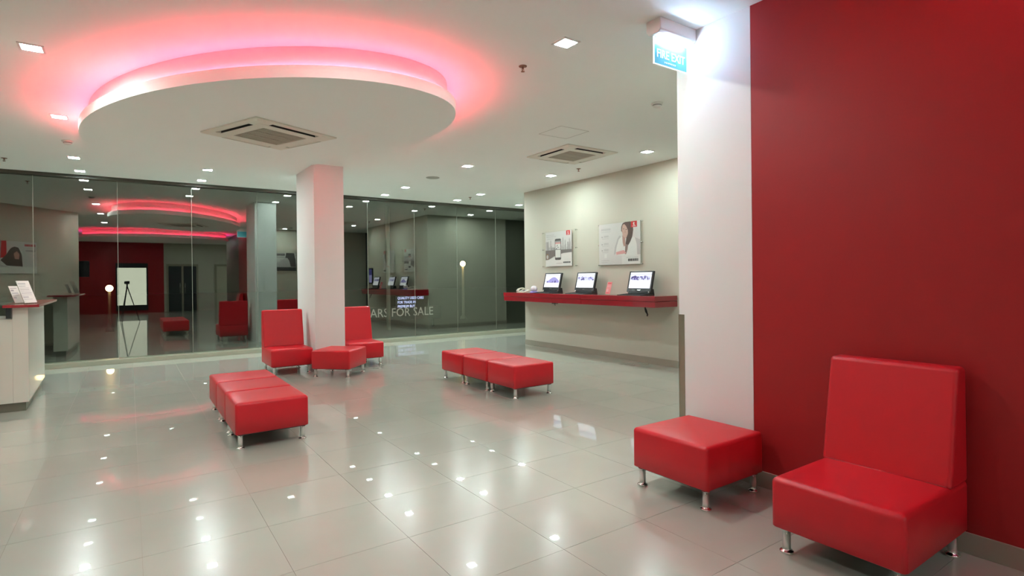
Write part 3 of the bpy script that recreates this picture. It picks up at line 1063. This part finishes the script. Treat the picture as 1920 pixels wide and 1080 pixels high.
MATS3 = ['p_bg', 'p_hair', 'p_skin2', 'p_red', 'p_grey', 'p_light', 'p_dark', 'p_lgrey']
def draw_reader(bm, x0, x1, z0, z1):
    k = Ink(bm, x0, x1, z0, z1)
    k.R(0.62, 0.78, 0.48, 1.0, 3)
    k.P([(0.74, 0.46), (0.72, 1.0), (0.92, 1.0), (0.90, 0.6), (0.84, 0.44)], 4)
    k.P([(0.30, 0.22), (0.32, 0.60), (0.38, 0.80), (0.46, 0.84), (0.54, 0.78), (0.64, 0.56), (0.74, 0.40), (0.62, 0.24)], 1)
    k.P([(0.36, 0.60), (0.42, 0.70), (0.48, 0.62), (0.46, 0.46), (0.38, 0.44)], 2)
    k.P([(0.60, 0.22), (0.92, 0.30), (1.0, 0.22), (1.0, 0.16), (0.6, 0.16)], 7)
    k.P([(0, 0.0), (1, 0.0), (1, 0.19), (0, 0.22)], 5)
    k.words(0.03, 0.26, 0.86, 0.93, 3, 31)
    k.words(0.03, 0.24, 0.70, 0.74, 4, 32)
def draw_desk(bm, x0, x1, z0, z1):
    k = Ink(bm, x0, x1, z0, z1)
    k.P([(0.0, 0.12), (0.02, 0.55), (0.10, 1.0), (0.46, 1.0), (0.50, 0.72), (0.34, 0.62), (0.26, 0.25)], 6)
    k.P([(0.26, 0.25), (0.40, 0.72), (0.52, 0.72), (0.98, 0.34), (1.0, 0.12), (0.3, 0.12)], 7)
    k.R(0.0, 1.0, 0.0, 0.22, 6)
    k.words(0.52, 0.95, 0.84, 0.97, 6, 33)
    k.words(0.52, 0.90, 0.74, 0.79, 4, 34)
    k.R(0.0, 1.0, 0.20, 0.235, 4)
_c = DA + DV * 1.72 + DN * 0.001
_rz = math.atan2(DN.x, -DN.y)
poster((_c.x, _c.y, 1.62), _rz, 1.20, 0.78, -0.57, 0.57, 0.02, 0.76, draw_reader, MATS3,
       'pale poster with a dark-haired person and red block, reflected far left in the glass')
poster((4.62, 2.761, 1.74), PI, 0.80, 0.68, -0.37, 0.37, 0.02, 0.66, draw_desk, MATS3,
       'poster with a dark picture, reflected in the glass just left of the column')

# ================================================================== FIRE EXIT SIGN
es = thing('exit_sign', 'illuminated hanging FIRE EXIT sign at the corner of the white pillar', 'exit sign', (3.262, 2.655, 2.93))
bm = NB()
prism(bm, [(-0.075, 0.300), (0.055, 0.300), (0.055, 0.225), (0.035, 0.195), (-0.055, 0.195), (-0.075, 0.215)], -0.195, 0.2005, axis='x', bev=0.006, segs=2)
obj('housing', bm, 'plastic', es)
bm = NB()
box(bm, -0.178, 0.178, -0.004, 0.004, 0.0, 0.196)
obj('panel', bm, 'exit_panel', es)
bm = NB()
for a, b, c, d_ in ((-0.182, 0.182, -0.004, 0.0), (-0.182, -0.178, 0.0, 0.19), (0.178, 0.182, 0.0, 0.19)):
    box(bm, a, b, -0.005, 0.005, c, d_)
obj('panel_edge', bm, 'exit_text', es)
bm = text_mesh('FIRE EXIT', 0.085, xscale=0.88)
o = obj('lettering', bm, 'exit_text', es, (0, -0.0045, 0.075))
bm = text_mesh('> > > > > > >', 0.024, xscale=0.9)
obj('arrows', bm, 'exit_text', es, (-0.01, -0.0045, 0.022))
bm = NB()
tube(bm, [(-0.13, -0.035, 0.178), (0.13, -0.035, 0.178)], 0.014, 10)
obj('lamp_tube', bm, 'exit_lamp', es)

# ================================================================== CEILING FITTINGS
def air_conditioner(loc, rz, label):
    t = thing('air_conditioner', label, 'air conditioner', loc, rz, 'ceiling cassette air conditioners')
    S, a, b, hl = 0.475, 0.435, 0.372, 0.275       # outer half size, slot outer and inner edge, slot half length
    bm = NB()
    for k in range(4):
        m4 = Matrix.Rotation(k * PI / 2, 4, 'Z')
        prism_pts = [(-S, -S), (S, -S), (a, -a), (-a, -a)]
        lo = [m4 @ Vector((x, y, -0.028 if i > 1 else -0.014)) for i, (x, y) in enumerate(prism_pts)]
        hi = [m4 @ Vector((x, y, -0.0008)) for x, y in prism_pts]
        vl = [bm.verts.new(p) for p in lo]
        vh = [bm.verts.new(p) for p in hi]
        fs = [bm.faces.new(vl), bm.faces.new(vh[::-1])]
        for i in range(4):
            fs.append(bm.faces.new((vl[i], vh[i], vh[(i + 1) % 4], vl[(i + 1) % 4])))
        box(bm, -a, -hl, -a, -b, -0.028, -0.001, mtx=m4)
        box(bm, hl, b, -a, -b, -0.028, -0.001, mtx=m4)
    bmesh.ops.recalc_face_normals(bm, faces=bm.faces)
    obj('panel', bm, 'ac_white', t)
    bm = NB()
    for k in range(4):
        m4 = Matrix.Rotation(k * PI / 2, 4, 'Z')
        box(bm, -b, b - 0.115, -b, -b + 0.115, -0.029, -0.001, mtx=m4)
    obj('inner_frame', bm, 'ac_white', t)
    bm = NB()
    box(bm, -a, a, -a, a, -0.0028, -0.001)
    for k in range(4):
        m4 = Matrix.Rotation(k * PI / 2, 4, 'Z')
        box(bm, -hl + 0.004, hl - 0.004, -b - 0.003, -b - 0.0005, -0.0275, -0.003, mtx=m4)  # dark strips paint the shadowed interior onto the inner slot walls
    obj('slot_back_shade', bm, 'ac_shade', t)
    for k in range(4):
        m4 = Matrix.Rotation(k * PI / 2, 4, 'Z') @ Matrix.Translation((0, -(a + b) / 2 - 0.006, -0.018)) @ Matrix.Rotation(math.radians(18), 4, 'X')
        bm = NB()
        box(bm, -hl + 0.008, hl - 0.008, -0.019, 0.019, -0.0015, 0.0015, mtx=m4)
        obj('flap', bm, 'ac_white', t)
    bm = NB()
    q = b - 0.117
    box(bm, -q, q, -q, q, -0.020, -0.003)
    n = 22
    for k in range(n):
        x = -q + 2 * q * (k + 0.5) / n
        box(bm, x - 0.004, x + 0.004, -q, q, -0.0255, -0.020)
    for k in range(4):
        yy = -q + 2 * q * k / 3
        box(bm, -q, q, yy - 0.004, yy + 0.004, -0.0265, -0.020)
    obj('grille', bm, 'ac_grey', t)
    return t
air_conditioner((1.245, 6.27, 2.96), math.radians(23.5), 'larger looking air conditioner cassette turned askew on the oval ceiling raft')
air_conditioner((5.40, 6.22, H), 0.0, 'air conditioner cassette on the flat ceiling near the shelf wall')

bm = NB()
for a, b, c, d_ in ((4.28, 4.73, 5.553, 5.557), (4.728, 4.732, 5.12, 5.557), (4.28, 4.73, 5.118, 5.122), (4.278, 4.282, 5.12, 5.557)):
    box(bm, a, b, c, d_, -0.0012, -0.0002, mi=1)
box(bm, 4.285, 4.725, 5.125, 5.55, -0.0010, -0.0002, mi=0)
for v in bm.verts:
    v.co -= Vector((4.5, 5.34, 0))
o = obj('access_panel', bm, ['ceiling', 'line'], None, (4.5, 5.34, H))
tag(o, 'square flush access panel in the ceiling beyond the smaller air conditioner', 'panel')

def sprinkler(x, y, lab, first=[None]):
    if first[0] is None:
        t = thing('sprinkler', lab, 'sprinkler', (x, y, H), 0, 'ceiling sprinklers')
        bm = NB()
        lathe(bm, [(0, -0.0005), (0.036, -0.0005), (0.034, -0.006), (0.016, -0.010), (0, -0.010)], 18)
        obj('escutcheon', bm, 'bronze', t)
        bm = NB()
        lathe(bm, [(0, -0.0105), (0.009, -0.0105), (0.009, -0.024), (0.004, -0.026), (0.004, -0.045), (0.017, -0.046), (0.017, -0.049), (0, -0.049)], 12)
        obj('nozzle', bm, 'bronze', t)
        for s in (-1, 1):
            bm = NB()
            tube(bm, [(s * 0.008, 0, -0.022), (s * 0.014, 0, -0.032), (s * 0.006, 0, -0.046)], 0.0022, 6)
            obj('frame_arm', bm, 'bronze', t)
        first[0] = t
    else:
        dup(first[0], (x, y, H), 0, lab)
sprinkler(2.80, 3.85, 'bronze ceiling sprinkler right of the pink halo, nearest the camera')
sprinkler(6.20, 6.97, 'small ceiling sprinkler just beyond the smaller air conditioner')
sprinkler(-1.47, 10.77, 'small ceiling sprinkler at the far left edge above the glass')
sprinkler(6.30, 10.72, 'tiny ceiling sprinkler between two downlights near the far glazing')

def detector(x, y, lab, first=[None]):
    if first[0] is None:
        t = thing('smoke_detector', lab, 'smoke detector', (x, y, H), 0, 'smoke detectors')
        bm = NB()
        lathe(bm, [(0, -0.0005), (0.062, -0.0005), (0.062, -0.014), (0.056, -0.020), (0, -0.020)], 24)
        obj('base_ring', bm, 'plastic', t)
        bm = NB()
        lathe(bm, [(0, -0.0205), (0.046, -0.0205), (0.040, -0.040), (0.030, -0.046), (0, -0.047)], 24)
        obj('sensor_head', bm, 'plastic', t)
        bm = NB()
        lathe(bm, [(0.0455, -0.024), (0.0462, -0.024), (0.0450, -0.029), (0.0440, -0.029)], 24)
        obj('sensor_slot', bm, 'p_dark', t)
        first[0] = t
    else:
        dup(first[0], (x, y, H), 0, lab)
detector(-0.63, 9.06, 'white smoke detector below the left tip of the oval raft')
detector(4.57, 3.90, 'white smoke detector left of the white pillar below the exit sign')

t = thing('ceiling_speaker', 'flat round grey speaker grille in the ceiling, right of the column', 'speaker', (4.50, 8.97, H))
bm = NB()
lathe(bm, [(0.105, -0.0005), (0.120, -0.0005), (0.120, -0.006), (0.105, -0.006)], 28)
obj('rim', bm, 'speaker', t)
bm = NB()
lathe(bm, [(0, -0.0005), (0.1045, -0.0005), (0.1045, -0.004), (0, -0.006)], 28)
obj('grille', bm, 'speaker', t)

# ================================================================== BEHIND THE CAMERA (seen only in the glass)
bm = NB()
for a, b, c, d_ in ((-0.5, 0.72, 2.07, 2.28), (-0.5, 0.72, 0.12, 0.36), (-0.5, -0.44, 0.36, 2.07), (0.66, 0.72, 0.36, 2.07)):
    box(bm, a, b, -6.999, -6.93, c, d_)
w = struct('window_20', bm, 'black_matt')
bm = NB()
box(bm, -0.44, 0.66, -6.995, -6.975, 0.36, 2.07)
obj('pane', bm, 'pale_window', w)
bm = NB()
for a in (1.45, 2.06, 2.68):
    box(bm, a, a + 0.08, -6.999, -6.94, 0.0, 2.15)
box(bm, 1.45, 2.76, -6.999, -6.94, 2.15, 2.25)
w = struct('door_1', bm, 'door_frame')
for a, b, c in ((1.53, 2.06, 2.0), (2.14, 2.68, 2.2)):
    bm = NB()
    box(bm, a, b, -6.995, -6.96, 0.01, 2.15)
    lf = obj('door_leaf', bm, 'dark', w)
    bm = NB()
    tube(bm, [(c, -6.93, 0.85), (c, -6.93, 1.35)], 0.014, 8)
    for z in (0.87, 1.33):
        tube(bm, [(c, -6.96, z), (c, -6.93, z)], 0.010, 8)
    obj('door_handle', bm, 'chrome', lf)
bm = NB()
for a in (3.45, 4.45):
    box(bm, a, a + 0.1, -6.999, -6.94, 0.0, 2.15)
box(bm, 3.45, 4.55, -6.999, -6.94, 2.15, 2.25)
w = struct('door_2', bm, 'door_frame')
bm = NB()
box(bm, 3.55, 4.45, -6.995, -6.96, 0.01, 2.15, bev=0.003)
obj('door_leaf', bm, 'door_beige', w)
bm = NB()
tube(bm, [(3.65, -6.958, 1.03), (3.65, -6.92, 1.03), (3.76, -6.92, 1.03)], 0.011, 8)
obj('door_handle', bm, 'chrome', w)

t = thing('wall_speaker', 'black box speaker on a wall end, reflected at the left of the glass', 'speaker', (-0.985, 5.44, 1.56), _rz)
bm = NB()
box(bm, -0.09, 0.09, -0.10, 0.05, 0.0, 0.42, bev=0.008)
obj('cabinet', bm, 'black', t)
bm = NB()
lathe(bm, [(0, 0.0), (0.06, 0.0), (0.06, 0.004), (0.05, 0.006), (0.0, 0.002)], 20)
for v in bm.verts:
    v.co = Vector((v.co.x, -0.1005 - v.co.z, 0.13 + v.co.y))
obj('speaker_cone', bm, 'black_matt', t)

t = thing('camera_tripod', 'dark tripod holding a camera, visible only as a reflection in the glass', 'tripod', (-0.06, -0.085, 0))
bm = NB()
box(bm, -0.07, 0.07, -0.045, 0.035, 1.35, 1.45, bev=0.008)
cb = obj('camera_body', bm, 'black_matt', t, None, -_yaw)
bm = NB()
lathe(bm, [(0, 1.19), (0.03, 1.19), (0.035, 1.23), (0.022, 1.26), (0.022, 1.33), (0.04, 1.335), (0.04, 1.349), (0, 1.349)], 16)
obj('tripod_head', bm, 'black_matt', t)
for k in range(3):
    a = 2 * PI * k / 3 + _yaw * -1 - PI / 2
    bm = NB()
    tube(bm, [(0.02 * math.cos(a), 0.02 * math.sin(a), 1.2), (0.36 * math.cos(a), 0.36 * math.sin(a), 0.012)], [0.016, 0.011], 8)
    obj('leg', bm, 'black_matt', t)

# ================================================================== OUTSIDE, BEYOND THE GLASS
bm = NB()
box(bm, -40, 50, 12.02, 80, -0.30, -0.06)
struct('ground', bm, 'asphalt')

def street_lamp(x, y, h, label, pm='pole'):
    t = thing('street_lamp', label, 'street lamp', (x, y, -0.06), 0, 'street lamps beyond the glass')
    bm = NB()
    lathe(bm, [(0, 0), (0.12, 0), (0.10, 0.10), (0.05, 0.14), (0.04, h), (0, h)], 12)
    obj('post', bm, pm, t)
    bm = NB()
    lathe(bm, [(0, h + 0.001), (0.05, h + 0.012), (0.085, h + 0.05), (0.095, h + 0.095), (0.085, h + 0.14), (0.05, h + 0.18), (0, h + 0.19)], 14)
    obj('lantern', bm, 'sodium', t)
street_lamp(10.0, 17.6, 1.92, 'amber lamp on a thin post, shining through the glass right of the column')
street_lamp(-0.49, 20.5, 1.20, 'small amber lamp shining through the glass at left, above the counter', 'black_matt')

# roadside board offering used cars
sb = thing('sale_sign', 'low roadside sign with lettering for used cars, seen through the glass', 'sign', (6.66, 15.6, -0.06), 0.0)
bm = NB()
box(bm, -1.4, 1.4, 0.0, 0.06, 0.25, 0.65)
box(bm, -0.12, 1.0, 0.0, 0.06, 0.648, 0.97)
for x in (-1.35, 1.1):
    box(bm, x, x + 0.05, 0.01, 0.05, 0.0, 0.26)
obj('board', bm, 'black_matt', sb)
bm = text_mesh('CARS FOR SALE', 0.36, xscale=0.90)
obj('lettering', bm, 'sign_grey', sb, (0.0, -0.002, 0.47))
for k, (s, m_) in enumerate((('QUALITY USED CARS', 'sign_led'), ('FOR TRADE IN', 'sign_led'), ('PREMIUM BUY', 'sign_led'))):
    bm = text_mesh(s, 0.115, align='LEFT', xscale=0.78)
    obj('lettering', bm, m_, sb, (-0.05, -0.002, 0.90 - 0.125 * k))
bm = NB()
lathe(bm, [(0, 0), (0.06, 0), (0.06, 3.6), (0, 3.6)], 12)
o = obj('roadside_post', bm, 'pole', None, (6.2, 15.3, -0.06))
tag(o, 'plain pale post standing outside the glass left of the sale sign', 'post')
